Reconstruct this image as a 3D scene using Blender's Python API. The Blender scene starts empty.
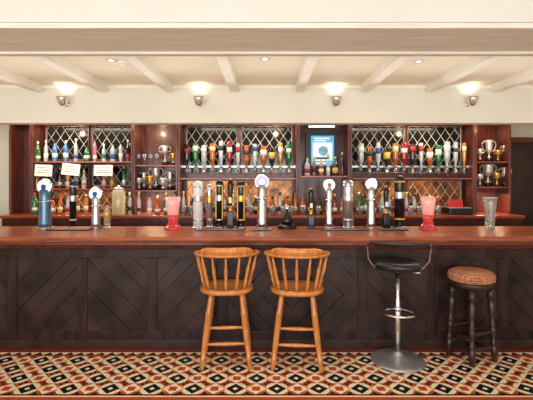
import bpy, bmesh, math, random
from mathutils import Matrix, Vector
random.seed(7)
scene=bpy.context.scene
COL=scene.collection
pi=math.pi
# ------------------------------------------------------------ materials
def lin(c):
    return tuple(((v/255)/12.92 if v/255<=0.04045 else ((v/255+0.055)/1.055)**2.4) for v in c)
MATS={}
def mat(name,c,rough=.5,metal=0,var=.12,scale=6,emit=0,trans=0,coat=0,stretch=(1,1,1),bump=0,alpha=1,c2=None,ecol=None,spec=.5):
    if name in MATS: return MATS[name]
    m=bpy.data.materials.new(name); m.use_nodes=True
    nt=m.node_tree; b=nt.nodes['Principled BSDF']
    tc=nt.nodes.new('ShaderNodeTexCoord'); mp=nt.nodes.new('ShaderNodeMapping')
    mp.inputs['Scale'].default_value=stretch
    no=nt.nodes.new('ShaderNodeTexNoise'); no.inputs['Scale'].default_value=scale; no.inputs['Detail'].default_value=5
    nt.links.new(tc.outputs['Object'],mp.inputs['Vector']); nt.links.new(mp.outputs['Vector'],no.inputs['Vector'])
    r=nt.nodes.new('ShaderNodeValToRGB')
    L=lin(c)
    if c2: L2=lin(c2); d=L2
    else: d=tuple(max(0,x*(1-var*2)) for x in L)
    r.color_ramp.elements[0].position=.3; r.color_ramp.elements[0].color=(*d,1)
    r.color_ramp.elements[1].position=.68; r.color_ramp.elements[1].color=(*L,1)
    nt.links.new(no.outputs['Fac'],r.inputs['Fac']); nt.links.new(r.outputs['Color'],b.inputs['Base Color'])
    b.inputs['Roughness'].default_value=rough; b.inputs['Metallic'].default_value=metal
    b.inputs['Transmission Weight'].default_value=trans; b.inputs['Coat Weight'].default_value=coat
    b.inputs['Coat Roughness'].default_value=.12
    b.inputs['Alpha'].default_value=alpha; b.inputs['Specular IOR Level'].default_value=spec
    if emit:
        b.inputs['Emission Color'].default_value=(*lin(ecol or c),1); b.inputs['Emission Strength'].default_value=emit
    if bump:
        bp=nt.nodes.new('ShaderNodeBump'); bp.inputs['Strength'].default_value=bump; bp.inputs['Distance'].default_value=.01
        nt.links.new(no.outputs['Fac'],bp.inputs['Height']); nt.links.new(bp.outputs['Normal'],b.inputs['Normal'])
    MATS[name]=m; return m
M_cream=mat('cream_wall_paint',(230,226,210),.7,var=.03,scale=2,bump=.05)
M_white=mat('near_wall_paint',(214,211,202),.7,var=.02,scale=2)
M_ceil=mat('recess_ceiling_paint',(240,232,212),.8,var=.04,scale=3)
M_joist=mat('joist_paint',(244,240,228),.6,var=.04,scale=8,bump=.1)
M_beam=mat('beam_paint_timber',(226,222,212),.6,scale=7,stretch=(.4,9,9),c2=(204,199,187),bump=.3)
M_dark=mat('bar_front_dark_timber',(60,38,35),.36,scale=6,stretch=(3,3,.6),c2=(15,9,9),bump=.35,spec=.25)
M_dark2=mat('bar_board_dark_timber',(64,44,42),.36,scale=3.5,c2=(7,5,5),bump=.5,spec=.25)
M_top=mat('mahogany_countertop',(176,94,58),.32,scale=5,stretch=(.5,6,6),c2=(116,54,34),coat=.25)
M_mah=mat('mahogany_back_bar',(106,43,28),.35,scale=6,stretch=(5,5,.6),c2=(52,19,15),coat=.3)
M_mah2=mat('mahogany_red_trim',(168,76,44),.3,scale=6,stretch=(.6,5,5),c2=(104,40,25),coat=.4)
M_oak=mat('golden_oak_varnish',(210,136,66),.3,scale=10,stretch=(4,4,.7),c2=(166,97,40),coat=.35)
M_chrome=mat('polished_chrome',(226,226,228),.16,1,var=.03)
M_satin=mat('satin_silver_metal',(180,180,182),.34,.7,var=.06)
M_steel=mat('brushed_steel',(206,208,212),.3,.9,var=.06)
M_silver=mat('silver_plate',(236,234,226),.3,.7,var=.05)
M_gold=mat('polished_brass',(232,178,80),.3,.7,var=.06)
M_black=mat('black_gloss_plastic',(22,21,23),.22,var=.1)
M_vinyl=mat('black_vinyl',(30,29,34),.35,var=.1,scale=20,bump=.1)
M_dwood=mat('dark_turned_wood',(60,35,29),.35,scale=8,c2=(34,19,16),coat=.15,spec=.35)
M_lead=mat('glinting_lead_came',(204,204,196),.4,.3,var=.05,emit=.08)  # faint emission paints the glint of reflected light on the lead
M_mirror=mat('antique_mirror_glass',(76,73,69),.12,.88,var=.35,scale=3)
M_mirror2=mat('warm_reflection_mirror_glass',(196,122,62),.2,.6,var=.5,scale=4)  # amber colour stands in for warm light reflected in the lower mirrors
M_glass=mat('clear_glass',(225,232,235),.06,0,var=.01,trans=.85)
M_paper=mat('white_card',(232,228,218),.8,var=.03)
M_ink=mat('dark_ink',(50,46,50),.8,var=.05)
M_red=mat('red_plastic',(186,38,38),.3,var=.06)
M_pinkred=mat('translucent_red_plastic',(240,84,84),.12,var=.2,scale=14,trans=.5,coat=.7,emit=.15)
M_pink=mat('frosted_pink_plastic',(255,196,188),.1,var=.12,scale=18,emit=.2,coat=.8,trans=.4)
M_whitep=mat('white_plastic',(238,238,236),.3,var=.02)
M_bulb=mat('warm_bulb_glow',(255,246,230),.5,emit=3.5)

def math_node(nt,op,a,b=None,c=None):
    n=nt.nodes.new('ShaderNodeMath'); n.operation=op
    for i,v in enumerate((a,b,c)):
        if v is None: continue
        if isinstance(v,(int,float)): n.inputs[i].default_value=v
        else: nt.links.new(v,n.inputs[i])
    return n.outputs[0]
def mixc(nt,f,a,b):
    n=nt.nodes.new('ShaderNodeMix'); n.data_type='RGBA'
    if isinstance(f,(int,float)): n.inputs[0].default_value=f
    else: nt.links.new(f,n.inputs[0])
    for s,v in ((6,a),(7,b)):
        if isinstance(v,tuple): n.inputs[s].default_value=(*v,1)
        else: nt.links.new(v,n.inputs[s])
    return n.outputs[2]
def floor_material():
    m=bpy.data.materials.new('encaustic_tile_floor'); m.use_nodes=True
    nt=m.node_tree; b=nt.nodes['Principled BSDF']
    g=nt.nodes.new('ShaderNodeNewGeometry'); sp=nt.nodes.new('ShaderNodeSeparateXYZ')
    nt.links.new(g.outputs['Position'],sp.inputs[0]); x=sp.outputs[0]; y=sp.outputs[1]
    f=lambda op,a,b=None,c=None: math_node(nt,op,a,b,c)
    cream=lin((242,226,190)); red=lin((186,74,38)); blk=lin((24,19,25)); org=lin((220,140,68)); brn=lin((128,56,38))
    def module(p,y0):
        u=f('DIVIDE',x,p); v=f('DIVIDE',f('SUBTRACT',y,y0),p)
        fu=f('ABSOLUTE',f('SUBTRACT',f('FRACT',u),.5)); fv=f('ABSOLUTE',f('SUBTRACT',f('FRACT',v),.5))
        par=f('FLOORED_MODULO',f('ADD',f('FLOOR',u),f('FLOOR',v)),2)
        return fu,fv,f('ADD',fu,fv),par
    fu,fv,man,par=module(.168,3.145)
    A=mixc(nt,f('LESS_THAN',man,.46),cream,blk)
    A=mixc(nt,f('LESS_THAN',man,.14),A,cream)
    A=mixc(nt,f('GREATER_THAN',man,.78),A,red)
    Bc=mixc(nt,f('LESS_THAN',man,.5),red,cream)
    sq=f('MAXIMUM',fu,fv)
    Bc=mixc(nt,f('LESS_THAN',sq,.19),Bc,red)
    Bc=mixc(nt,f('GREATER_THAN',man,.74),Bc,blk)
    Bc=mixc(nt,f('MULTIPLY',f('MULTIPLY',f('GREATER_THAN',man,.5),f('LESS_THAN',man,.74)),f('LESS_THAN',fv,.25)),Bc,org)
    col=mixc(nt,par,A,Bc)
    def tri_row(y0,h,c1,c2):
        tu=f('MULTIPLY',f('ABSOLUTE',f('SUBTRACT',f('FRACT',f('DIVIDE',x,.10)),.5)),2)
        tv=f('DIVIDE',f('SUBTRACT',y,y0),h)
        return mixc(nt,f('LESS_THAN',tv,tu),c1,c2)
    t1=tri_row(3.84,.06,cream,blk)
    def band(lo,hi): return f('MULTIPLY',f('GREATER_THAN',y,lo),f('LESS_THAN',y,hi))
    for lo,hi,cx in ((3.935,4.2,brn),(3.92,3.935,blk),(3.90,3.92,red),(3.84,3.90,t1),(3.817,3.84,red),(3.125,3.145,blk),(3.105,3.125,cream),(3.05,3.105,red)):
        col=mixc(nt,band(lo,hi),col,cx)
    no=nt.nodes.new('ShaderNodeTexNoise'); no.inputs['Scale'].default_value=9; no.inputs['Detail'].default_value=4
    nt.links.new(g.outputs['Position'],no.inputs['Vector'])
    vv=f('MULTIPLY_ADD',no.outputs['Fac'],.3,.82)
    mx=nt.nodes.new('ShaderNodeVectorMath'); mx.operation='SCALE'
    nt.links.new(col,mx.inputs[0]); nt.links.new(vv,mx.inputs['Scale'])
    nt.links.new(mx.outputs[0],b.inputs['Base Color'])
    b.inputs['Roughness'].default_value=.42; b.inputs['Specular IOR Level'].default_value=.35
    return m
M_floor=floor_material()

# ------------------------------------------------------------ geometry builder
class G:
    def __init__(s): s.V=[];s.F=[];s.M=[];s.S=[]
    def add(s,vs,fs,mi=0,sm=False,mtx=None):
        o=len(s.V)
        for v in vs:
            v=Vector(v); s.V.append(tuple(mtx@v if mtx else v))
        for f in fs: s.F.append([i+o for i in f]); s.M.append(mi); s.S.append(sm)
        return s
    def box(s,x0,x1,y0,y1,z0,z1,mi=0,mtx=None):
        vs=[(x,y,z) for x in (x0,x1) for y in (y0,y1) for z in (z0,z1)]
        return s.add(vs,[(0,1,3,2),(4,6,7,5),(0,4,5,1),(2,3,7,6),(0,2,6,4),(1,5,7,3)],mi,False,mtx)
    def lathe(s,prof,mi=0,seg=20,mtx=None):
        vs=[];fs=[]
        n=len(prof)
        for r,z in prof:
            r=max(r,.0004)
            for k in range(seg):
                a=2*pi*k/seg; vs.append((r*math.cos(a),r*math.sin(a),z))
        for i in range(n-1):
            for k in range(seg):
                k2=(k+1)%seg; fs.append((i*seg+k,i*seg+k2,(i+1)*seg+k2,(i+1)*seg+k))
        fs.append(tuple(range(seg))[::-1]); fs.append(tuple((n-1)*seg+k for k in range(seg)))
        return s.add(vs,fs,mi,True,mtx)
    def tube(s,pts,r,mi=0,seg=10,closed=False,flat=1.0):
        pts=[Vector(p) for p in pts]; n=len(pts); vs=[];fs=[]
        up=Vector((0,0,1))
        for i,p in enumerate(pts):
            if closed: t=(pts[(i+1)%n]-pts[i-1])
            else: t=pts[min(i+1,n-1)]-pts[max(i-1,0)]
            t.normalize()
            u=up if abs(t.dot(up))<.95 else Vector((0,1,0))
            a=t.cross(u).normalized(); b=a.cross(t).normalized()
            rr=r[i] if isinstance(r,(list,tuple)) else r
            for k in range(seg):
                an=2*pi*k/seg; vs.append(p+a*math.cos(an)*rr+b*math.sin(an)*rr*flat)
        m=n if closed else n-1
        for i in range(m):
            j=(i+1)%n
            for k in range(seg):
                k2=(k+1)%seg; fs.append((i*seg+k,i*seg+k2,j*seg+k2,j*seg+k))
        if not closed:
            fs.append(tuple(range(seg))); fs.append(tuple((n-1)*seg+k for k in range(seg)))
        return s.add(vs,fs,mi,True)
    def prism(s,prof,x0,x1,mi=0):
        n=len(prof); vs=[(x0,y,z) for y,z in prof]+[(x1,y,z) for y,z in prof]
        fs=[(i,(i+1)%n,n+(i+1)%n,n+i) for i in range(n)]+[tuple(range(n)),tuple(range(n,2*n))]
        return s.add(vs,fs,mi)
    def turned(s,a,b,prof,mi=0,seg=14):
        a=Vector(a);b=Vector(b);d=b-a;L=d.length
        q=d.to_track_quat('Z','Y').to_matrix().to_4x4()
        return s.lathe([(r,t*L) for t,r in prof],mi,seg,Matrix.Translation(a)@q)
    def mesh(s,name,mats):
        me=bpy.data.meshes.new(name); me.from_pydata(s.V,[],s.F)
        for m in mats: me.materials.append(m)
        for p,mi,sm in zip(me.polygons,s.M,s.S): p.material_index=mi; p.use_smooth=sm
        bm=bmesh.new(); bm.from_mesh(me); bmesh.ops.recalc_face_normals(bm,faces=bm.faces); bm.to_mesh(me); bm.free()
        for p in me.polygons:
            if len(p.vertices)>8: p.use_smooth=False
        return me
KIDS={}
def _link(o,parent=None):
    COL.objects.link(o)
    if parent: o.parent=parent; KIDS.setdefault(parent.name,[]).append(o)
def thing(name,label,cat,loc,rot=0,group=None):
    o=bpy.data.objects.new(name,None); o.empty_display_size=.05; _link(o); o.location=loc; o.rotation_euler[2]=rot
    o['label']=label;o['category']=cat
    if group:o['group']=group
    return o
def part(parent,name,g,mats,bevel=0,label=None,loc=(0,0,0),rot=(0,0,0)):
    if not isinstance(mats,(list,tuple)): mats=[mats]
    o=bpy.data.objects.new(name,g.mesh(name,mats)); _link(o,parent); o.location=loc; o.rotation_euler=rot
    if bevel:
        b=o.modifiers.new('bevel','BEVEL'); b.width=bevel; b.segments=2; b.limit_method='ANGLE'
    if label:o['label']=label
    return o
def struct(name,g,mats,bevel=0):
    o=part(None,name,g,mats,bevel); o['kind']='structure'; return o
def _dupkids(src,dst):
    for c in KIDS.get(src.name,[]):
        n=c.copy(); COL.objects.link(n); n.parent=dst; KIDS.setdefault(dst.name,[]).append(n); _dupkids(c,n)
def dup(o,loc,rot=None,label=None):
    n=o.copy(); COL.objects.link(n); n.location=loc
    if rot is not None:n.rotation_euler[2]=rot
    if label:n['label']=label
    _dupkids(o,n); return n
FX=lambda px,Y:(px-266.5)*Y/400.0     # metres along the bar from survey of the photo at depth Y

# ------------------------------------------------------------ room shell
W=4.15
struct('floor',G().box(-W,W,-3,6.0,-.05,0),M_floor)
struct('wall_back',G().box(-W,W,6.0,6.1,0,2.7),M_cream)
struct('wall_left',G().box(-W-.1,-W,-3,6.1,0,2.9),M_cream)
struct('wall_right',G().box(W,W+.1,-3,6.1,0,2.9),M_cream)
o=struct('ceiling',G().box(-W,W,2.5,4.02,2.63,2.7).box(-W,W,4.12,6.0,2.62,2.7),M_ceil)
o=struct('ceiling.001',G().box(-W,W,-3,2.1,2.8,2.88),M_white)
g=G().box(-W,W,2.09,2.5,2.515,2.88,0); struct('wall_lintel',g,M_white)
g=G().box(-W,W,2.10,2.54,2.49,2.515).box(-W,W,2.085,2.12,2.482,2.512).box(-W,W,2.50,2.55,2.475,2.63)
struct('trim_1',g,M_beam,.004)
g=G().box(-W,W,4.0,4.13,2.25,2.7); struct('wall_bulkhead',g,M_cream,.006)
g=G().box(-W,W,3.985,4.01,2.59,2.63); struct('trim_2',g,M_joist,.005)
for i in range(-7,7):
    x=.33+.65*i
    if abs(x)>4.1: continue
    struct('trim_%d'%(i+10),G().box(x-.04,x+.04,2.54,3.99,2.555,2.632),M_joist,.003)
dl=thing('recessed_downlight','small round white recessed ceiling downlight, lit','ceiling light',(FX(111,3.15),3.15,2.63),group='recessed ceiling downlights')
part(dl,'trim_ring',G().lathe([(.042,0),(.042,-.006),(.028,-.009),(.026,0)],0,24),M_chrome)
part(dl,'bulb',G().lathe([(.025,-.001),(.022,-.004),(.001,-.005)],0,20),M_bulb)
dup(dl,(FX(265,3.15),3.12,2.63)); dup(dl,(FX(420,3.15),3.18,2.63))
sd=thing('smoke_detector','small round white smoke detector on ceiling between joists','smoke detector',(FX(124,3.2),3.2,2.63))
part(sd,'base_plate',G().lathe([(.055,0),(.055,-.015),(.05,-.02)],0,24),M_whitep)
part(sd,'sensor_cap',G().lathe([(.038,-.02),(.034,-.035),(.02,-.04)],0,20),M_paper)

# ------------------------------------------------------------ bulkhead spotlights
sp=thing('wall_spotlight','small upturned chrome cone spotlight mounted on cream bulkhead','wall light',(FX(66,3.98),4.0,2.44),group='chrome spotlights on bulkhead')
R=Matrix.Rotation(pi/2,4,'X')
part(sp,'wall_plate',G().lathe([(.03,0),(.03,.008),(.02,.014)],0,20,R),M_chrome)
part(sp,'arm',G().tube([(0,-.01,0),(0,-.05,-.012),(0,-.075,-.005)],.007),M_chrome)
T=Matrix.Translation((0,-.085,.005))@Matrix.Rotation(math.radians(192),4,'X')
part(sp,'lamp_shade',G().lathe([(.014,.04),(.028,.036),(.042,.015),(.052,-.03),(.055,-.055),(.05,-.055),(.045,-.025),(.01,.015)],0,24,T),M_chrome)
part(sp,'bulb',G().lathe([(.001,-.040),(.02,-.035),(.028,-.02),(.02,0)],0,16,T),M_bulb)
SPX=[66,200,335,469]
for p in SPX[1:]: dup(sp,(FX(p,3.98),4.0,2.44))

# ------------------------------------------------------------ front bar
bar=thing('bar_counter','long dark-stained timber bar with diagonal boarded front and mahogany top','bar counter',(0,0,0))
CT=1.13
prof=[(3.87,CT-.008),(3.88,CT),(4.72,CT),(4.72,CT-.06),(3.90,CT-.06),(3.875,CT-.05),(3.862,CT-.03)]
part(bar,'countertop',G().prism(prof,-4.1,4.1),M_top)
prof=[(3.93,CT-.06),(3.93,CT-.09),(3.95,CT-.10),(3.965,CT-.13),(3.98,CT-.14),(4.1,CT-.14),(4.1,CT-.06)]
part(bar,'moulding',G().prism(prof,-4.1,4.1),M_mah)
g=G().box(-4.1,4.1,3.992,4.03,.90,1.0).box(-4.1,4.1,3.992,4.03,0.03,.17).box(-4.1,4.1,4.04,4.09,0,1.0)
stiles=[-1.84+.70*k for k in range(-3,9)]
for i,x in enumerate(stiles):
    if i!=6: g.box(x-.05,x+.05,3.988,4.029,.17,.90)
part(bar,'frame',g,M_dark,.005)
part(bar,'kickboard',G().box(-4.1,4.1,3.98,3.992,0,.09),M_dwood,.004)
def diag_panel(x0,x1,z0,z1,sgn):
    bm=bmesh.new()
    zm=(z0+z1)/2
    segs=[(z0,z1,sgn)] if abs(sgn)==1 else [(zm,z1,sgn/2),(z0,zm,-sgn/2)]
    for (za,zb,sg) in segs:
        ang=math.radians(46)*sg
        d=Vector((math.cos(ang),0,math.sin(ang))); n=Vector((-math.sin(ang),0,math.cos(ang)))
        c=Vector(((x0+x1)/2,4.009,zm))
        bs=bmesh.new(); pos=-.75; rnd=random.Random(3 if abs(sgn)==2 else x0)
        while pos<.75:
            w=rnd.choice((.12,.15,.19)); o=c+n*((pos+w/2)*(1 if sg>0 else -1)); pos+=w
            h=w/2; L=1.2; ch=.003; dy=rnd.uniform(-.003,.002)
            pr=[(-h,.02),(-h,-.003),(-h+ch,-.009+dy),(h-ch,-.009+dy),(h,-.003),(h,.02)]
            vs=[]
            for s_ in (-L,L):
                for a,yy in pr: vs.append(bs.verts.new(o+d*s_+n*a+Vector((0,yy,0))))
            for i in range(6): bs.faces.new((vs[i],vs[(i+1)%6],vs[6+(i+1)%6],vs[6+i]))
        for co,no in (((x0,0,0),(-1,0,0)),((x1,0,0),(1,0,0)),((0,0,za),(0,0,-1)),((0,0,zb),(0,0,1))):
            bmesh.ops.bisect_plane(bs,geom=bs.verts[:]+bs.edges[:]+bs.faces[:],plane_co=co,plane_no=no,clear_outer=True)
        tmp=bpy.data.meshes.new('panel_tmp'); bs.to_mesh(tmp); bs.free(); bm.from_mesh(tmp); bpy.data.meshes.remove(tmp)
    bmesh.ops.recalc_face_normals(bm,faces=bm.faces)
    me=bpy.data.meshes.new('panel'); bm.to_mesh(me); bm.free(); me.materials.append(M_dark2)
    o=bpy.data.objects.new('panel',me); _link(o,bar); return o
SG=[1,-1,1,-1,1,2,-2,-1,1,-1,1]
for i,(a,b) in enumerate(zip(stiles[:-1],stiles[1:])):
    diag_panel(a+(.0 if i==6 else .045),b-(.0 if i==5 else .045),.165,.905,SG[i])

# ------------------------------------------------------------ back counter
bc=thing('back_counter','low mahogany cupboard counter under the bottle shelves','cabinet',(0,0,0))
part(bc,'worktop',G().box(-3.58,3.45,5.33,5.98,1.16,1.2),M_mah2,.008)
part(bc,'body',G().box(-3.56,3.43,5.38,5.97,0,1.16),M_mah)
for k in range(7):
    x=-3.5+.98*k
    part(bc,'door',G().box(x+.02,x+.94,5.36,5.38,.1,1.1).box(x+.1,x+.86,5.352,5.36,.2,1.0),M_mah,.004)

# ------------------------------------------------------------ back bar bays
def lattice_g(x0,x1,z0,z1,y,pw=.135,ph=.2,r=.0042):
    g=G(); w=x1-x0;h=z1-z0; s=ph/pw
    nmax=int((w*s+h)/ph)+2
    for k in range(-nmax,nmax+1):
        for sg in (1,-1):
            c=k*ph+.03
            xs=sorted([ (0-c)/(sg*s), (h-c)/(sg*s)])
            a=max(0,xs[0]); b=min(w,xs[1])
            if b-a<.004: continue
            g.tube([(x0+a,y,z0+sg*s*a+c),(x0+b,y,z0+sg*s*b+c)],r,0,4)
    g.tube([(x0,y,z0),(x1,y,z0)],r*1.3,0,4).tube([(x0,y,z1),(x1,y,z1)],r*1.3,0,4)
    g.tube([(x0,y,z0),(x0,y,z1)],r*1.3,0,4).tube([(x1,y,z0),(x1,y,z1)],r*1.3,0,4)
    return g
Y0,Y1=5.55,5.86
def bay(x0,x1,label,shelves=(),mir=(),rail=None,name='display_cabinet',pw=.03):
    t=thing(name,label,'shelving',(0,0,0))
    part(t,'back_panel',G().box(x0,x1,Y1-.02,Y1+.02,1.2,2.6),M_mah)
    for a in (x0,x1-pw):
        part(t,'post',G().box(a+.001,a+pw-.001,Y0,Y1-.02,1.2,2.6).box(a+.004,a+pw-.004,Y0-.012,Y0,1.26,2.36),M_mah,.003)
    part(t,'header',G().box(x0+.001,x1-.001,Y0-.03,Y1,2.46,2.6),M_mah2,.005)
    for z in shelves:
        part(t,'shelf',G().box(x0+pw,x1-pw,Y0+.01,Y1-.02,z-.02,z),M_mah2,.003)
    for (a,b,c,d,m) in mir:
        p=part(t,'leaded_mirror',G().box(a,b,Y1-.035,Y1-.02,c,d),m)
        part(p,'lattice',lattice_g(a,b,c,d,Y1-.042),M_lead)
        part(p,'frame',G().box(a-.02,a,Y1-.06,Y1-.02,c-.02,d+.02).box(b,b+.02,Y1-.06,Y1-.02,c-.02,d+.02).box(a,b,Y1-.06,Y1-.02,c-.02,c).box(a,b,Y1-.06,Y1-.02,d,d+.02),M_mah,.003)
    if rail:
        part(t,'optic_rail',G().box(x0+pw+.02,x1-pw-.02,Y0+.12,Y0+.14,rail-.012,rail+.012).box(x0+pw,x0+pw+.02,Y0+.11,Y0+.15,rail-.02,rail+.02).box(x1-pw-.02,x1-pw,Y0+.11,Y0+.15,rail-.02,rail+.02),M_steel,.002)
    return t
def two(x0,x1,zs):
    m=(x0+x1)/2; r=[]
    for z0,z1,mt in zs:
        r+=[(x0+.07,m-.035,z0,z1,mt),(m+.035,x1-.07,z0,z1,mt)]
    return r
B=[FX(p,5.55) for p in (9,31,133,178,298,350,475,511)]
ZS=[(1.78,2.45,M_mirror),(1.28,1.66,M_mirror2)]
bay(B[0],B[1],'plain mahogany end panel of back bar',shelves=())
bay(B[1],B[2],'mahogany back bar bay with leaded mirrors and spirit bottles',(1.93,1.55),two(B[1],B[2],[(1.96,2.45,M_mirror),(1.59,1.88,M_mirror),(1.25,1.5,M_mirror2)]))
bay(B[2],B[3],'narrow mahogany alcove with trophies and wine glasses',(1.88,1.53))
bay(B[3],B[4],'mahogany back bar bay with leaded mirrors behind spirit optics',(1.70,),two(B[3],B[4],ZS),1.86)
bay(B[4],B[5],'dark mahogany centre panel with framed blue poster',(1.73,))
bay(B[5],B[6],'mahogany back bar bay with leaded mirrors behind spirit optics',(1.70,),two(B[5],B[6],ZS),1.86)
bay(B[6],B[7],'narrow mahogany alcove with silver and gold trophies',(1.58,1.93))
ps=thing('framed_poster','pale blue drinks poster in dark teal frame on mahogany panel','poster',(FX(323,5.72),5.76,2.09))
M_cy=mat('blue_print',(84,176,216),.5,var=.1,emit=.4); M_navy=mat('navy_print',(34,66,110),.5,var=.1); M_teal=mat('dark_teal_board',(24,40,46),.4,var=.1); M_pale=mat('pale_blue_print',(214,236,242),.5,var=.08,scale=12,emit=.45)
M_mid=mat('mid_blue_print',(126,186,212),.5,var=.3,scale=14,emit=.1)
part(ps,'frame',G().box(-.24,.24,.02,.04,-.28,.28).box(-.24,.24,0,.02,-.28,-.25).box(-.24,.24,0,.02,.25,.28).box(-.24,-.21,0,.02,-.25,.25).box(.21,.24,0,.02,-.25,.25),M_teal,.003)
g=G().box(-.165,.165,.01,.02,-.21,.22,0).box(-.14,.14,.006,.01,-.14,.12,1)
g.box(-.12,.1,.004,.01,.17,.19,1).box(-.12,.05,.004,.01,.14,.155,1)
g.lathe([(.07,.0),(.07,.004)],3,20,Matrix.Translation((.01,.006,.0))@R).box(-.10,.10,.004,.006,-.12,-.09,2)
g.box(-.12,.12,.004,.01,-.19,-.165,1)
part(ps,'print',g,[M_cy,M_pale,M_navy,M_mid])
wl=thing('strip_light','small warm strip lamp above the poster','light',(FX(322,5.5),5.54,2.424))
part(wl,'housing',G().box(-.2,.2,-.03,.03,0,.036),M_black,.005)
part(wl,'tube',G().tube([(-.18,-.01,-.012),(.18,-.01,-.012)],.012),mat('tube_glow',(215,235,240),.5,emit=2))

# ------------------------------------------------------------ bottles
SH={'standard':[(.001,0),(.034,0),(.036,.01),(.036,.17),(.031,.195),(.016,.22),(.013,.27),(.014,.275),(.014,.28)],
    'slim':[(.001,0),(.026,0),(.028,.01),(.028,.19),(.023,.215),(.013,.235),(.012,.29),(.013,.3)],
    'squat':[(.001,0),(.037,0),(.040,.012),(.040,.13),(.035,.165),(.018,.19),(.014,.23),(.015,.24)],
    'flared':[(.001,0),(.026,0),(.028,.01),(.034,.16),(.033,.185),(.018,.215),(.013,.235),(.013,.27)]}
def glassmat(n,c): return mat('bottle_glass_'+n,c,.08,0,var=.2,trans=.4,coat=.6)
GL={'clear':glassmat('clear',(212,222,222)),'amber':glassmat('amber',(206,108,32)),'green':glassmat('green',(40,136,70)),'dark':glassmat('dark',(50,34,29)),
    'blue':glassmat('blue',(64,136,208)),'red':glassmat('red',(172,32,30)),'gold':glassmat('gold',(228,164,60)),'pink':glassmat('pink',(230,134,160))}
LB={'white':mat('label_white',(222,216,204),.6,var=.15,scale=40),'red':mat('label_red',(176,40,38),.6,var=.25,scale=40),'cream':mat('label_cream',(220,200,150),.6,var=.2,scale=40),'black':mat('label_black',(40,35,34),.5),
    'green':mat('label_green',(46,100,60),.6,var=.25,scale=40),'yellow':mat('label_yellow',(216,172,64),.6,var=.2,scale=40),'blue':mat('label_blue',(48,76,144),.6,var=.25,scale=40)}
def bottle(shape,glass,lab,cap,loc,label=None,group=None):
    t=thing('spirit_bottle',label or '%s glass spirit bottle with %s label on back shelf'%(glass,lab),'bottle',loc,0,group)
    k=random.uniform(.88,1.1); kr=random.choice((.86,.95,1.02))
    p=[(r*kr,z*k) for r,z in SH[shape]]; part(t,'bottle_body',G().lathe(p,0,18),GL[glass])
    R_=max(r for r,z in p[:4])+.0008; a=random.uniform(.035,.06); b_=a+random.uniform(.035,.075)
    part(t,'label',G().lathe([(R_-.002,a),(R_,a+.001),(R_,b_),(R_-.002,b_+.001)],0,18),LB[lab])
    z=p[-1][1]; part(t,'cap',G().lathe([(.0145,z-.03),(.0155,z-.028),(.0155,z+.006),(.012,z+.008)],0,14),cap)
    return t
def optic(shape,glass,lab,dial,loc):
    t=thing('optic_bottle','inverted %s glass spirit bottle with %s label on optic'%(glass,lab),'bottle',loc,0,'inverted spirit bottles on optics')
    p=SH[shape];H=p[-1][1]; s=random.uniform(1.15,1.38); sr=random.uniform(1.0,1.2)
    inv=[(r*sr,.09+(H-z)*s) for r,z in p][::-1]
    part(t,'bottle_body',G().lathe(inv,0,18),GL[glass])
    la=random.uniform(.03,.07); lb_=la+random.uniform(.04,.075)
    R_=(p[2][0] if shape!='flared' else p[4][0])*sr+.0008
    zt=.09+(H-la)*s; zb=.09+(H-lb_)*s
    part(t,'label',G().lathe([(R_-.004,zb),(R_,zb+.001),(R_,zt-.001),(R_-.004,zt)],0,18),LB[lab])
    part(t,'optic_measure',G().lathe([(.006,0),(.008,.02),(.022,.028),(.024,.07),(.018,.085),(.018,.11)],0,16),M_glass)
    part(t,'dial',G().lathe([(.015,0),(.015,.006),(.01,.008)],0,16,Matrix.Translation((0,-.023,.05))@R),dial)
    part(t,'bracket',G().box(-.012,.012,.02,.075,.10,.125).tube([(.02*math.cos(a),.02*math.sin(a),.112) for a in [k*2*pi/10 for k in range(10)]],.004,0,6,True),M_black)
    return t
specs=[('standard','clear','white'),('standard','amber','cream'),('slim','clear','red'),('squat','dark','yellow'),('standard','green','white'),('flared','amber','black'),
       ('standard','dark','red'),('slim','gold','white'),('squat','amber','white'),('flared','clear','blue'),('standard','red','white'),('slim','clear','black')]
dials=[M_red,M_black,M_gold,M_black,M_whitep]
Yop=Y0+.075
order1=[6,4,0,1,11,10,2,5,9,8,3,7,4]
order2=[0,5,9,3,1,10,6,2,8,4,0,11,7]
for i in range(13):
    s=specs[order1[i]]; optic(*s,dials[i%5],(FX(187+8.5*i,Yop),Yop,1.745))
for i in range(13):
    s=specs[order2[i]]; optic(*s,dials[(i+1)%5],(FX(361+8.6*i,Yop),Yop,1.745))
Yb=5.66
L=[(38,'standard','green','white'),(46,'slim','clear','white'),(55,'standard','blue','white'),(66,'standard','blue','white'),(76,'slim','clear','blue'),(87,'squat','green','white'),(95,'slim','pink','white'),(104,'standard','clear','green'),(113,'squat','clear','blue'),(121,'flared','clear','white'),(128,'slim','dark','red')]
for p,a,b_,c in L: bottle(a,b_,c,M_black if p%2 else M_silver,(FX(p,Yb),Yb,1.93),group='spirit bottles on upper shelf')
L=[(37,'squat','amber','white'),(46,'slim','dark','red'),(60,'standard','dark','cream'),(68,'flared','gold','white'),(76,'squat','clear','blue'),(84,'standard','clear','cream'),(104,'slim','amber','white'),(112,'standard','amber','yellow'),(124,'slim','green','white')]
for p,a,b_,c in L: bottle(a,b_,c,M_gold,(FX(p,Yb),Yb,1.55),group='spirit bottles on lower shelf')
names=list(specs)
Yc=5.46
for i,p in enumerate(list(range(184,298,8))+list(range(303,350,8))+list(range(358,442,8))+[36,44,52,60,68,76,86,130,140,149,158,166,174]):
    a,b_,c=random.choice(names); bottle(a,b_,c,random.choice([M_black,M_gold,M_black,M_red,M_silver]),(FX(p,Yc)+random.uniform(-.01,.01),Yc+random.uniform(-.02,.03),1.2),group='bottles standing on back counter')
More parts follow.
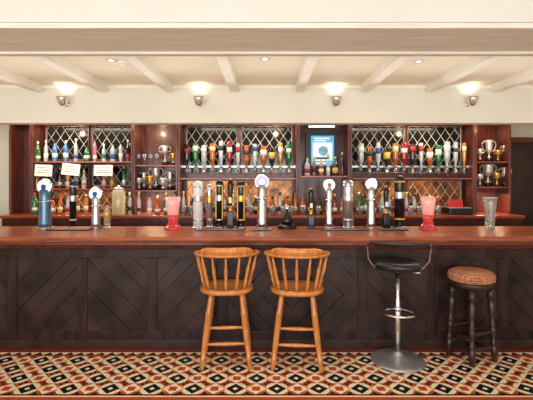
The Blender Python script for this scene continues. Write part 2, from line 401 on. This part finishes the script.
for i,p in enumerate(range(307,346,7)):
    a,b_,c=names[(i*3+2)%11]; bottle('slim' if i%2 else 'squat',b_,c,M_gold,(FX(p,Yb),Yb-.02,1.73) ,group='bottles on centre shelf')
gl=thing('wine_glass','clear stemmed wine glass standing on back bar shelf','glass',(FX(139,5.66),5.64,1.88),group='wine glasses on back bar shelf')
part(gl,'base',G().lathe([(.001,0),(.032,0),(.03,.003),(.005,.008)],0,18),M_glass)
part(gl,'stem',G().lathe([(.004,.006),(.0035,.07),(.006,.078)],0,10),M_glass)
part(gl,'bowl',G().lathe([(.006,.076),(.03,.095),(.036,.12),(.03,.16),(.028,.16),(.033,.12),(.027,.098),(.001,.082)],0,18),M_glass)
for p in (145,151,157): dup(gl,(FX(p,5.66),5.64,1.88))
tb=thing('tumbler','clear glass tumbler on back counter','glass',(FX(184,5.4),5.385,1.20),group='tumblers on back counter')
part(tb,'glass_body',G().lathe([(.001,0),(.026,0),(.036,.12),(.034,.12),(.024,.008),(.001,.008)],0,18),M_glass)
part(tb,'rim',G().tube([(.035*math.cos(k*pi/8),.035*math.sin(k*pi/8),.12) for k in range(16)],.0014,0,5,True),M_whitep)
for p in (192,251,272,283,292,303,318,360,381,410,419,430,438): dup(tb,(FX(p,5.4),5.385,1.20))

# ------------------------------------------------------------ trophies
def trophy(loc,h,kind='silver',lab=None):
    k=h/.3
    t=thing('trophy_cup',lab or 'two-handled silver trophy cup on dark plinth','trophy',loc,random.uniform(-.3,.3))
    S=lambda pr:[(r*k,z*k) for r,z in pr]
    m=M_silver if kind=='silver' else M_gold
    q=random.choice((.75,.9,1.15)); st=random.choice((0,.03,-.02))
    part(t,'plinth',G().lathe(S([(.05,0),(.05,.05),(.042,.055)]),0,20),M_black)
    part(t,'cup',G().lathe([(r*q,z) for r,z in S([(.036,.055),(.03,.065),(.01,.08),(.009,.12+st),(.016,.135+st),(.045,.16+st),(.055,.2+st*.6),(.058,.27),(.066,.3),(.058,.3),(.05,.2+st*.6),(.001,.15+st)])],0,22),m)
    for s in (-1,1):
        part(t,'handle',G().tube([(s*k*(.05*q+a),0,k*z) for a,z in ((0,.17+st),(.03,.18+st),(.05,.22),(.046,.26),(.022,.29),(.006,.27))],.007*k,0,8),m)
    return t
GLAB='small two-handled gold trophy cup on dark plinth'
def trophies(z,L):
    for p,y,h,kd in L: trophy((FX(p,y),y,z),h,kd,GLAB if kd=='gold' else None)
trophies(1.53,((139,5.6,.17,'silver'),(144,5.74,.26,'silver'),(150,5.6,.2,'gold'),(156,5.74,.33,'silver'),(163,5.62,.17,'silver'),(170,5.7,.27,'silver')))
trophies(1.88,((165,5.68,.28,'silver'),(173,5.62,.17,'gold')))
trophies(1.58,((480,5.6,.17,'silver'),(488,5.72,.32,'silver'),(497,5.62,.19,'gold'),(505,5.68,.27,'silver')))
trophies(1.93,((480,5.64,.18,'silver'),(489,5.7,.31,'silver'),(498,5.62,.16,'gold'),(505,5.68,.23,'silver')))

# ------------------------------------------------------------ cards / notices
def card(px,pyz,w,h,lab,m=M_paper,Y=5.54,rot=0):
    t=thing('notice_card',lab,'sign',(FX(px,Y),Y,pyz),0); t.rotation_euler=(math.radians(-4),rot,0)
    part(t,'card',G().box(-w/2,w/2,0,.004,0,h),m)
    g=G()
    for k in range(3): 
        z=h*(.72-.22*k); ww=w*(.38-.06*(k%2)); g.box(-ww,ww,-.0012,0,z,z+h*.045)
    part(t,'lettering',g,M_ink)
    return t
card(43,1.725,.24,.16,'white handwritten notice card fixed below bottle shelf',rot=.04)
card(70,1.74,.25,.16,'white handwritten notice card fixed below bottle shelf',rot=.1)
card(103,1.73,.26,.15,'white handwritten notice card fixed below bottle shelf',rot=0)
t=thing('glass_jar','pale cream glass storage jar with lid on back counter','jar',(FX(118,5.4),5.43,1.2))
part(t,'jar_body',G().lathe([(.001,0),(.085,0),(.09,.015),(.09,.3),(.075,.34),(.07,.35)],0,28),mat('pale_cream_glass',(232,216,170),.12,var=.15,trans=.3,coat=.6))
part(t,'lid',G().lathe([(.074,.345),(.076,.355),(.06,.375),(.015,.385),(.018,.40),(.001,.41)],0,24),M_steel)

# ------------------------------------------------------------ beer taps
YT=4.55
def column_base(t,r=.05):
    part(t,'base',G().lathe([(r,0),(r,.012),(r*.8,.02),(r*.62,.03)],0,24),M_chrome)
def spout_handle(t,z,hm=M_black):
    part(t,'spout',G().tube([(0,.02,z),(0,.08,z+.01),(0,.11,z-.01),(0,.115,z-.08)],.009,0,10),M_chrome)
    part(t,'lever',G().tube([(0,.06,z+.01),(0,.075,z+.04),(0,.085,z+.09)],[.008,.009,.012],0,10),hm)
def tap_lens(px,h,colm,badge,ring,r=.03,br=.05,lab='',em=None,Y=YT):
    t=thing('beer_tap',lab,'beer tap',(FX(px,Y),Y,CT)); column_base(t,max(.045,r*1.3))
    zc=h-br
    part(t,'column',G().lathe([(r*1.15,.02),(r,.06),(r*.85,zc*.7),(r*.95,zc-br*.6),(r*.7,zc-br*.3)],0,22),colm)
    part(t,'collar',G().lathe([(r*.9,zc*.62),(r*1.12,zc*.63),(r*1.12,zc*.66),(r*.9,zc*.67)],0,22),M_chrome)
    Tm=Matrix.Translation((0,.02,zc))@R
    part(t,'badge_housing',G().lathe([(br*.6,-.02),(br,-.005),(br,.035),(br*.9,.042)],0,28,Tm),ring)
    b=part(t,'badge',G().lathe([(br*.86,.04),(br*.84,.047),(br*.5,.052)],0,28,Tm),badge)
    part(t,'emblem',G().lathe([(br*.34,.05),(br*.34,.056),(br*.2,.058)],0,16,Tm),em or colm)
    spout_handle(t,h*.55); return t
def tap_cyl(px,h,r,m,band,cap,lab,Y=YT,stripe=None):
    t=thing('beer_tap',lab,'beer tap',(FX(px,Y),Y,CT)); column_base(t,r*1.25)
    part(t,'column',G().lathe([(r,.02),(r,h-.05),(r*.9,h-.02),(r*.5,h-.003),(.001,h)],0,24),m)
    part(t,'brand_band',G().lathe([(r+.0005,h*.56),(r+.0015,h*.57),(r+.0015,h*.68),(r+.0005,h*.69)],0,24),band)
    for z in (.16,.86):
        part(t,'collar',G().lathe([(r+.001,h*z),(r+.005,h*(z+.01)),(r+.005,h*(z+.025)),(r+.001,h*(z+.035))],0,24),cap)
    if stripe:
        for s in (-1,1): part(t,'edge_strip',G().box(s*r*.78-.005,s*r*.78+.005,-r*.72,-r*.55,h*.2,h*.86),stripe,.002)
    spout_handle(t,h*.6); return t
def tap_pump(px,h,m,clip,lab,Y=YT):
    t=thing('beer_pump',lab,'beer pump',(FX(px,Y),Y,CT))
    part(t,'base',G().box(-.042,.042,-.05,.05,0,.03).box(-.034,.034,-.04,.04,.03,h*.33),m,.006)
    part(t,'ferrule',G().lathe([(.024,h*.33),(.026,h*.36),(.018,h*.4),(.016,h*.46)],0,18),M_gold)
    part(t,'handle',G().lathe([(.016,h*.45),(.022,h*.55),(.030,h*.8),(.032,h*.88),(.024,h*.95),(.009,h*.96)],0,20),m)
    part(t,'finial',G().lathe([(.010,h*.955),(.016,h*.97),(.014,h*.99),(.001,h)],0,16),M_gold)
    part(t,'pump_clip',G().box(-.016,.016,-.040,-.034,h*.5,h*.62),clip,.004); return t
def glow(n,c,e=1.2): return mat('badge_glow_'+n,c,.3,var=.05,emit=e)
M_bluesteel=mat('blue_grey_enamel',(100,134,166),.22,.5,var=.15)
M_yel=mat('yellow_edge_enamel',(240,196,60),.35,emit=.15)
M_blueem=mat('blue_emblem',(50,80,170),.4); M_gw=glow('white',(232,240,252),.9)
tap_lens(45,.56,M_bluesteel,M_gw,M_chrome,.068,.09,'tall blue-grey beer font with round white badge',M_blueem)
tap_cyl(73,.54,.036,M_black,M_steel,M_steel,'slim black beer font column with silver band')
tap_lens(96,.47,M_steel,glow('pale_blue',(196,220,248),1),M_chrome,.05,.08,'silver beer font with round pale blue lit badge',M_blueem)
tap_cyl(107,.26,.036,mat('beige_glass',(206,182,140),.2,trans=.3),M_gold,M_steel,'short beige beer font with brass band')
tap_cyl(198,.54,.055,M_whitep,M_steel,M_chrome,'thick white cylindrical beer font')
tap_cyl(209.5,.50,.034,M_steel,M_gold,M_chrome,'slim steel beer font with gold band',Y=4.62)
tap_cyl(219.5,.55,.046,M_black,M_steel,M_chrome,'black cylindrical beer font with yellow edge strips',stripe=M_yel)
tap_pump(230.5,.57,M_black,M_gold,'black hand pump with brass fittings and small gold clip')
tap_cyl(241,.54,.046,M_black,M_gold,M_gold,'black cylindrical beer font with gold bands and yellow edges',stripe=M_yel)
tap_lens(262,.61,M_chrome,glow('violet',(140,132,248),1.8),M_chrome,.058,.086,'tall chrome beer font with glowing violet badge',M_gw)
tap_pump(311,.46,M_black,M_whitep,'black hand pump with small white clip')
tap_lens(329,.56,M_chrome,M_gw,M_chrome,.044,.07,'chrome beer font with white badge and red emblem',M_red)
tap_cyl(348,.55,.062,M_steel,M_steel,M_chrome,'thick brushed steel cylindrical beer font')
tap_lens(371,.57,M_chrome,glow('bright_white',(222,236,255),2.8),M_chrome,.05,.072,'chrome beer font with bright white lit badge',M_gw)
tap_pump(386,.48,M_black,M_steel,'black hand pump with small silver clip',Y=4.6)
tap_cyl(399.5,.60,.056,M_black,M_steel,M_gold,'tall black cylindrical beer font with gold bands')
def bell(px,h,lab):
    t=thing('drip_stand',lab,'drip stand',(FX(px,YT),YT,CT))
    part(t,'base',G().lathe([(.11,0),(.11,.02),(.095,.035),(.06,.05)],0,24),M_black)
    part(t,'body',G().lathe([(.055,.05),(.065,.08),(.05,.13),(.025,.16),(.018,.2)],0,24),M_black)
    part(t,'knob',G().lathe([(.015,.2),(.026,.215),(.028,.235),(.015,.255),(.001,h)],0,18),M_chrome)
bell(287,.27,'low black domed drip stand with chrome knob')
def drip(px,w):
    t=thing('drip_tray','black drip tray with steel grille in front of taps','drip tray',(FX(px,4.38),4.38,CT),group='drip trays on bar top')
    part(t,'tray',G().box(-w/2,w/2,-.07,.07,0,.012),M_black,.003)
    g=G()
    for k in range(int(w/.02)): g.box(-w/2+.01+k*.02,-w/2+.016+k*.02,-.06,.06,.012,.016)
    part(t,'grille',g,M_steel)
for p,w_ in ((219,.5),(262,.22),(345,.5),(393,.3),(70,.45)): drip(p,w_)
def font_v(px,lab,low,top,h=.36,s=1):
    t=thing('beer_font',lab,'beer tap',(FX(px,YT-.1),YT-.1,CT))
    part(t,'base',G().lathe([(.10*s,0),(.10*s,.015),(.085*s,.03),(.06*s,.06)],0,26),low)
    part(t,'waist',G().lathe([(.06*s,.06),(.048*s,.1),(.056*s,h*.3),(.062*s,h*.45)],0,26),low)
    part(t,'cup',G().lathe([(.062*s,h*.45),(.076*s,h*.8),(.086*s,h),(.078*s,h),(.06*s,h*.5),(.001,h*.47)],0,26),top)
font_v(173,'red waisted beer font with translucent pink top',M_pinkred,M_pink)
font_v(428,'red waisted beer font with translucent pink top',M_pinkred,M_pink)
t=thing('glass_vase','clear pale tall tumbler-shaped glass vase on bar top','glass',(FX(490,4.45),4.45,CT))
M_pg=mat('pale_glass',(240,242,236),.06,var=.02,trans=.8,coat=.3)
part(t,'vase_body',G().lathe([(.001,0),(.05,0),(.046,.03),(.05,.12),(.066,.28),(.074,.35),(.070,.35),(.061,.27),(.044,.1),(.001,.05)],0,28),M_pg)
part(t,'rim',G().tube([(.072*math.cos(k*pi/12),.072*math.sin(k*pi/12),.35) for k in range(24)],.003,0,6,True),M_whitep)
part(t,'straws',G().tube([(-.02,0,.06),(-.05,.01,.34)],.006,0,8).tube([(.01,.01,.06),(.03,.0,.33)],.006,0,8).tube([(0,-.01,.06),(.0,-.02,.335)],.006,0,8),M_paper)
t=thing('cash_register','dark cash register with small red screen on back counter','cash register',(FX(458,5.5),5.52,1.2))
part(t,'body',G().box(-.16,.16,-.12,.12,0,.09),M_black,.01)
part(t,'keyboard',G().box(-.14,.14,-.11,.02,.09,.1),M_steel,.002)
part(t,'screen',G().box(-.1,.1,.04,.06,.09,.2),M_red,.004)

# ------------------------------------------------------------ captain bar stools
def captain():
    t=thing('captain_bar_stool','golden oak captain bar stool with curved spindle back','bar stool',(FX(227,3.74),3.74,0),0,'golden oak captain bar stools')
    sz=.70
    g=G(); n=36; ring=lambda k,z:[(k*.245*math.copysign(abs(math.cos(a))**.8,math.cos(a)),k*.225*math.copysign(abs(math.sin(a))**.8,math.sin(a)),z) for a in [2*pi*i/n for i in range(n)]]
    vs=ring(.9,sz-.045)+ring(1,sz-.03)+ring(1,sz-.012)+ring(.95,sz)+ring(.6,sz-.008)+[(0,0,sz-.012)]
    fs=[tuple(range(n))]
    for j in range(4):
        for k in range(n): k2=(k+1)%n; fs.append((j*n+k,j*n+k2,(j+1)*n+k2,(j+1)*n+k))
    for k in range(n): fs.append((4*n+k,4*n+(k+1)%n,5*n))
    g.add(vs,fs,0,True); part(t,'seat',g,M_oak)
    lp=[(0,.018),(.04,.020),(.12,.022),(.14,.028),(.16,.022),(.3,.025),(.55,.029),(.7,.026),(.72,.031),(.75,.026),(.9,.022),(1,.02)]
    legs={}
    for sx in (-1,1):
        for sy in (-1,1):
            a=Vector((sx*.215,sy*.195,0)); b=Vector((sx*.135,sy*.13,sz-.035)); legs[sx,sy]=(a,b)
            part(t,'leg',G().turned(a,b,lp),M_oak)
    P=lambda sx,sy,z:legs[sx,sy][0].lerp(legs[sx,sy][1],z/(sz-.035))
    sp_=[(0,.010),(.2,.013),(.5,.018),(.8,.013),(1,.010)]
    for z,a,b in ((.22,(-1,-1),(1,-1)),(.24,(-1,1),(1,1)),(.32,(-1,-1),(-1,1)),(.32,(1,-1),(1,1)),(.16,(-1,-1),(-1,1)),(.16,(1,-1),(1,1)),(.36,(-1,-1),(1,-1))):
        part(t,'stretcher',G().turned(P(*a,z),P(*b,z),sp_,0,10),M_oak)
    def arc(a,z,k=1.0): return Vector((k*.285*math.sin(a),-k*.25*math.cos(a)+.01,z))
    A=math.radians(112); N=36
    pts=[arc(-A+2*A*i/N,1.0+.012*math.cos((-A+2*A*i/N)*.8)) for i in range(N+1)]
    part(t,'arm_rail',G().tube(pts,.024,0,12,flat=.6),M_oak)
    A2=math.radians(62)
    g=G(); prof=[(-.013,0),(.013,0),(.016,.05),(.008,.072),(-.008,.072),(-.016,.05)]
    vs=[];M_=28
    for i in range(M_+1):
        a=-A2+2*A2*i/M_; f=max(.12,1-abs(a/A2)**5)
        for dr,dz in prof: vs.append(arc(a,1.015+dz*f,1+dr/.27))
    fs=[]
    for i in range(M_):
        for k in range(6): k2=(k+1)%6; fs.append((i*6+k,i*6+k2,(i+1)*6+k2,(i+1)*6+k))
    fs+= [tuple(range(6)),tuple(M_*6+k for k in range(6))]
    g.add(vs,fs,0,True); part(t,'crest_rail',g,M_oak)
    spp=[(0,.010),(.12,.012),(.25,.019),(.38,.012),(.42,.017),(.46,.012),(.6,.018),(.78,.011),(1,.009)]
    for i in range(9):
        a=math.radians(-100+25*i); b=arc(a,.995); s=Vector((.205*math.sin(a),-.19*math.cos(a),sz-.01))
        part(t,'spindle',G().turned(s,b,spp,0,12),M_oak)
    return t
c1=captain(); c1.rotation_euler[2]=math.radians(3)
dup(c1,(FX(297,3.71),3.71,0),math.radians(-5))

# ------------------------------------------------------------ chrome gas lift stool
t=thing('swivel_bar_stool','chrome gas-lift bar stool with black padded seat','bar stool',(FX(397.5,3.73),3.728,0),math.radians(-13))
part(t,'base_plate',G().lathe([(.245,0),(.245,.008),(.23,.018),(.15,.035),(.06,.055),(.035,.08),(.034,.09)],0,48),M_satin)
part(t,'column',G().lathe([(.03,.08),(.03,.5),(.024,.51),(.024,.56),(.019,.57),(.019,.83)],0,24),M_chrome)
zf=.48
fr=[(-.03,0,zf),(-.1,-.03,zf),(-.14,-.10,zf),(-.12,-.19,zf),(-.04,-.23,zf),(.04,-.23,zf),(.12,-.19,zf),(.14,-.10,zf),(.1,-.03,zf),(.03,0,zf)]
part(t,'footrest',G().tube(fr,.011,0,10),M_chrome)
part(t,'collar',G().lathe([(.031,zf-.02),(.038,zf-.015),(.038,zf+.02),(.031,zf+.025)],0,20),M_chrome)
part(t,'seat_bracket',G().lathe([(.04,.82),(.09,.84),(.1,.85)],0,20),M_black)
part(t,'seat',G().lathe([(.13,.85),(.19,.862),(.205,.885),(.203,.91),(.18,.928),(.1,.918),(.001,.91)],0,36,Matrix.Diagonal((1.06,.95,1,1))),M_vinyl)
bk=[(-.15,-.02,.858),(-.22,-.04,.88),(-.265,-.07,.95),(-.275,-.1,1.06),(-.265,-.14,1.105),(-.2,-.19,1.12),(-.1,-.215,1.125),(0,-.22,1.125),(.1,-.215,1.125),(.2,-.19,1.12),(.265,-.14,1.105),(.275,-.1,1.06),(.265,-.07,.95),(.22,-.04,.88),(.15,-.02,.858)]
part(t,'back_hoop',G().tube(bk,.011,0,10),M_chrome)
part(t,'back_pad',G().tube([(-.25,-.155,1.11),(-.2,-.19,1.115),(-.1,-.215,1.12),(0,-.222,1.12),(.1,-.215,1.12),(.2,-.19,1.115),(.25,-.155,1.11)],[.014,.018,.019,.019,.019,.018,.014],0,12),M_vinyl)
part(t,'lever',G().tube([(.08,0,.85),(.16,-.03,.83),(.2,-.04,.835)],.006,0,8),M_chrome)

# ------------------------------------------------------------ upholstered wooden stool
t=thing('upholstered_bar_stool','dark turned wooden stool with round patterned rust seat','bar stool',(FX(471,3.78),3.78,0),math.radians(20))
def checker_fabric():
    m=bpy.data.materials.new('rust_patterned_upholstery'); m.use_nodes=True; nt=m.node_tree; b=nt.nodes['Principled BSDF']
    tc=nt.nodes.new('ShaderNodeTexCoord'); mp=nt.nodes.new('ShaderNodeMapping'); mp.inputs['Rotation'].default_value=(0,0,.6)
    ck=nt.nodes.new('ShaderNodeTexVoronoi'); ck.inputs['Scale'].default_value=44; ck.inputs['Randomness'].default_value=.2
    r=nt.nodes.new('ShaderNodeValToRGB'); r.color_ramp.elements[0].color=(*lin((96,48,38)),1); r.color_ramp.elements[1].color=(*lin((182,120,84)),1)
    r.color_ramp.elements[0].position=.22; r.color_ramp.elements[1].position=.5
    nt.links.new(tc.outputs['Object'],mp.inputs[0]); nt.links.new(mp.outputs[0],ck.inputs['Vector'])
    nt.links.new(ck.outputs['Distance'],r.inputs['Fac'])
    nt.links.new(r.outputs['Color'],b.inputs['Base Color']); b.inputs['Roughness'].default_value=.85; return m
M_tap=checker_fabric()
D=-.02
part(t,'cushion',G().lathe([(.19,.755+D),(.202,.77+D),(.208,.80+D),(.197,.835+D),(.16,.85+D),(.08,.857+D),(.001,.859+D)],0,40),M_tap)
part(t,'seat_ring',G().lathe([(.18,.705+D),(.197,.71+D),(.203,.74+D),(.197,.76+D),(.17,.76+D)],0,40),M_dwood)
g=G()
for k in range(40):
    a=2*pi*k/40; g.lathe([(.005,0),(.004,.003),(.001,.004)],0,6,Matrix.Translation((.202*math.cos(a),.202*math.sin(a),.773+D))@Matrix.Rotation(a,4,'Z')@Matrix.Rotation(pi/2,4,'Y'))
o=part(t,'nail_trim',g,M_gold); o['kind']='stuff'
lp=[(0,.020),(.03,.027),(.07,.021),(.1,.030),(.2,.031),(.22,.020),(.25,.035),(.28,.020),(.36,.027),(.42,.031),(.45,.031),(.47,.020),(.5,.037),(.53,.020),(.62,.028),(.78,.036),(.82,.020),(.85,.034),(1,.030)]
cs=[(1,1),(-1,1),(-1,-1),(1,-1)]
F=[Vector((.138*a,.138*b,0)) for a,b in cs]; Tt=[Vector((.112*a,.112*b,.69)) for a,b in cs]
for a,b in zip(F,Tt): part(t,'leg',G().turned(a,b,lp,0,16),M_dwood)
for i in range(4):
    j=(i+1)%4
    for z in ((.10,.22) if i%2 else (.14,.28)):
        p=F[i].lerp(Tt[i],z/.69); q=F[j].lerp(Tt[j],z/.69)
        part(t,'stretcher',G().turned(p,q,[(0,.013),(.25,.018),(.4,.015),(.5,.024),(.6,.015),(.75,.018),(1,.013)],0,12),M_dwood)

# ------------------------------------------------------------ door at right end behind the bar
g=G().box(3.5,3.57,5.9,5.99,0,2.3).box(4.06,4.12,5.9,5.99,0,2.3).box(3.57,4.06,5.9,5.99,2.22,2.3); struct('trim_40',g,M_mah,.004)
g=G().box(3.57,4.06,5.95,5.99,0,2.22).box(3.64,4.0,5.94,5.95,1.3,2.1); struct('door_1',g,M_dwood,.004)

# ------------------------------------------------------------ lights
def area(name,loc,rot,sx,sy,e,c=(1,1,1)):
    l=bpy.data.lights.new(name,'AREA'); l.shape='RECTANGLE'; l.size=sx; l.size_y=sy; l.energy=e; l.color=c
    o=bpy.data.objects.new(name,l); COL.objects.link(o); o.location=loc; o.rotation_euler=rot; return o
area('window_daylight',(-.8,-2.8,1.4),(math.radians(90),0,0),7,2.0,205,(.97,.985,1))
area('room_fill',(0,-.2,2.78),(0,0,0),5,.6,35,(1,.98,.95))  # added unseen overhead fill that brightens the floor
for x in (-2.7,-.4,2.1): area('back_bar_lamp',(x,5.0,2.58),(math.radians(20),0,0),1.4,.3,24,(1,.9,.74))
area('recess_fill',(0,3.2,2.45),(math.radians(180),0,0),6,.8,7,(1,.99,.96))  # added upward fill for the ceiling recess, no fitting there
def pt(name,loc,e,c,r=.03):
    l=bpy.data.lights.new(name,'POINT'); l.energy=e;l.color=c;l.shadow_soft_size=r
    o=bpy.data.objects.new(name,l);COL.objects.link(o);o.location=loc
def spot(name,loc,e,c,ang,tgt):
    l=bpy.data.lights.new(name,'SPOT'); l.energy=e;l.color=c;l.spot_size=math.radians(ang);l.spot_blend=.6;l.shadow_soft_size=.03
    o=bpy.data.objects.new(name,l);COL.objects.link(o);o.location=loc
    o.rotation_euler=(Vector(tgt)-Vector(loc)).to_track_quat('-Z','Y').to_euler()
for p in SPX:
    x=FX(p,3.98); spot('spotlight_lamp',(x,3.915,2.50),.8,(1,.93,.82),100,(x,3.97,2.62))
for p in (111,265,420): spot('downlight_lamp',(FX(p,3.15),3.15,2.61),18,(1,.97,.92),110,(FX(p,3.15),3.15,0))
for p in (277,487,60,150,415): pt('bay_lamp',(FX(p,5.5),5.48,2.38),4.5,(1,.78,.52))
for p in (84,155,238,412,492): area('shelf_fill',(FX(p,5.6),5.6,1.5 if p==84 else 1.66 if p in(238,412) else 1.49),(0,0,0),.9 if p in(84,238,412) else .3,.04,4,(1,.7,.4))  # added warm fill below the shelves to brighten the back bar
w=bpy.data.worlds.new('world'); scene.world=w; w.use_nodes=True
w.node_tree.nodes['Background'].inputs[0].default_value=(.98,.99,1,1); w.node_tree.nodes['Background'].inputs[1].default_value=1.1
# ------------------------------------------------------------ camera
cam=bpy.data.cameras.new('camera'); co=bpy.data.objects.new('camera',cam); COL.objects.link(co)
co.location=(0,0,1.7); co.rotation_euler=(pi/2,0,0); cam.sensor_width=36; cam.lens=400/533*36; cam.shift_y=-22/533
scene.camera=co
scene.view_settings.view_transform='Standard'
scene.view_settings.exposure=.12
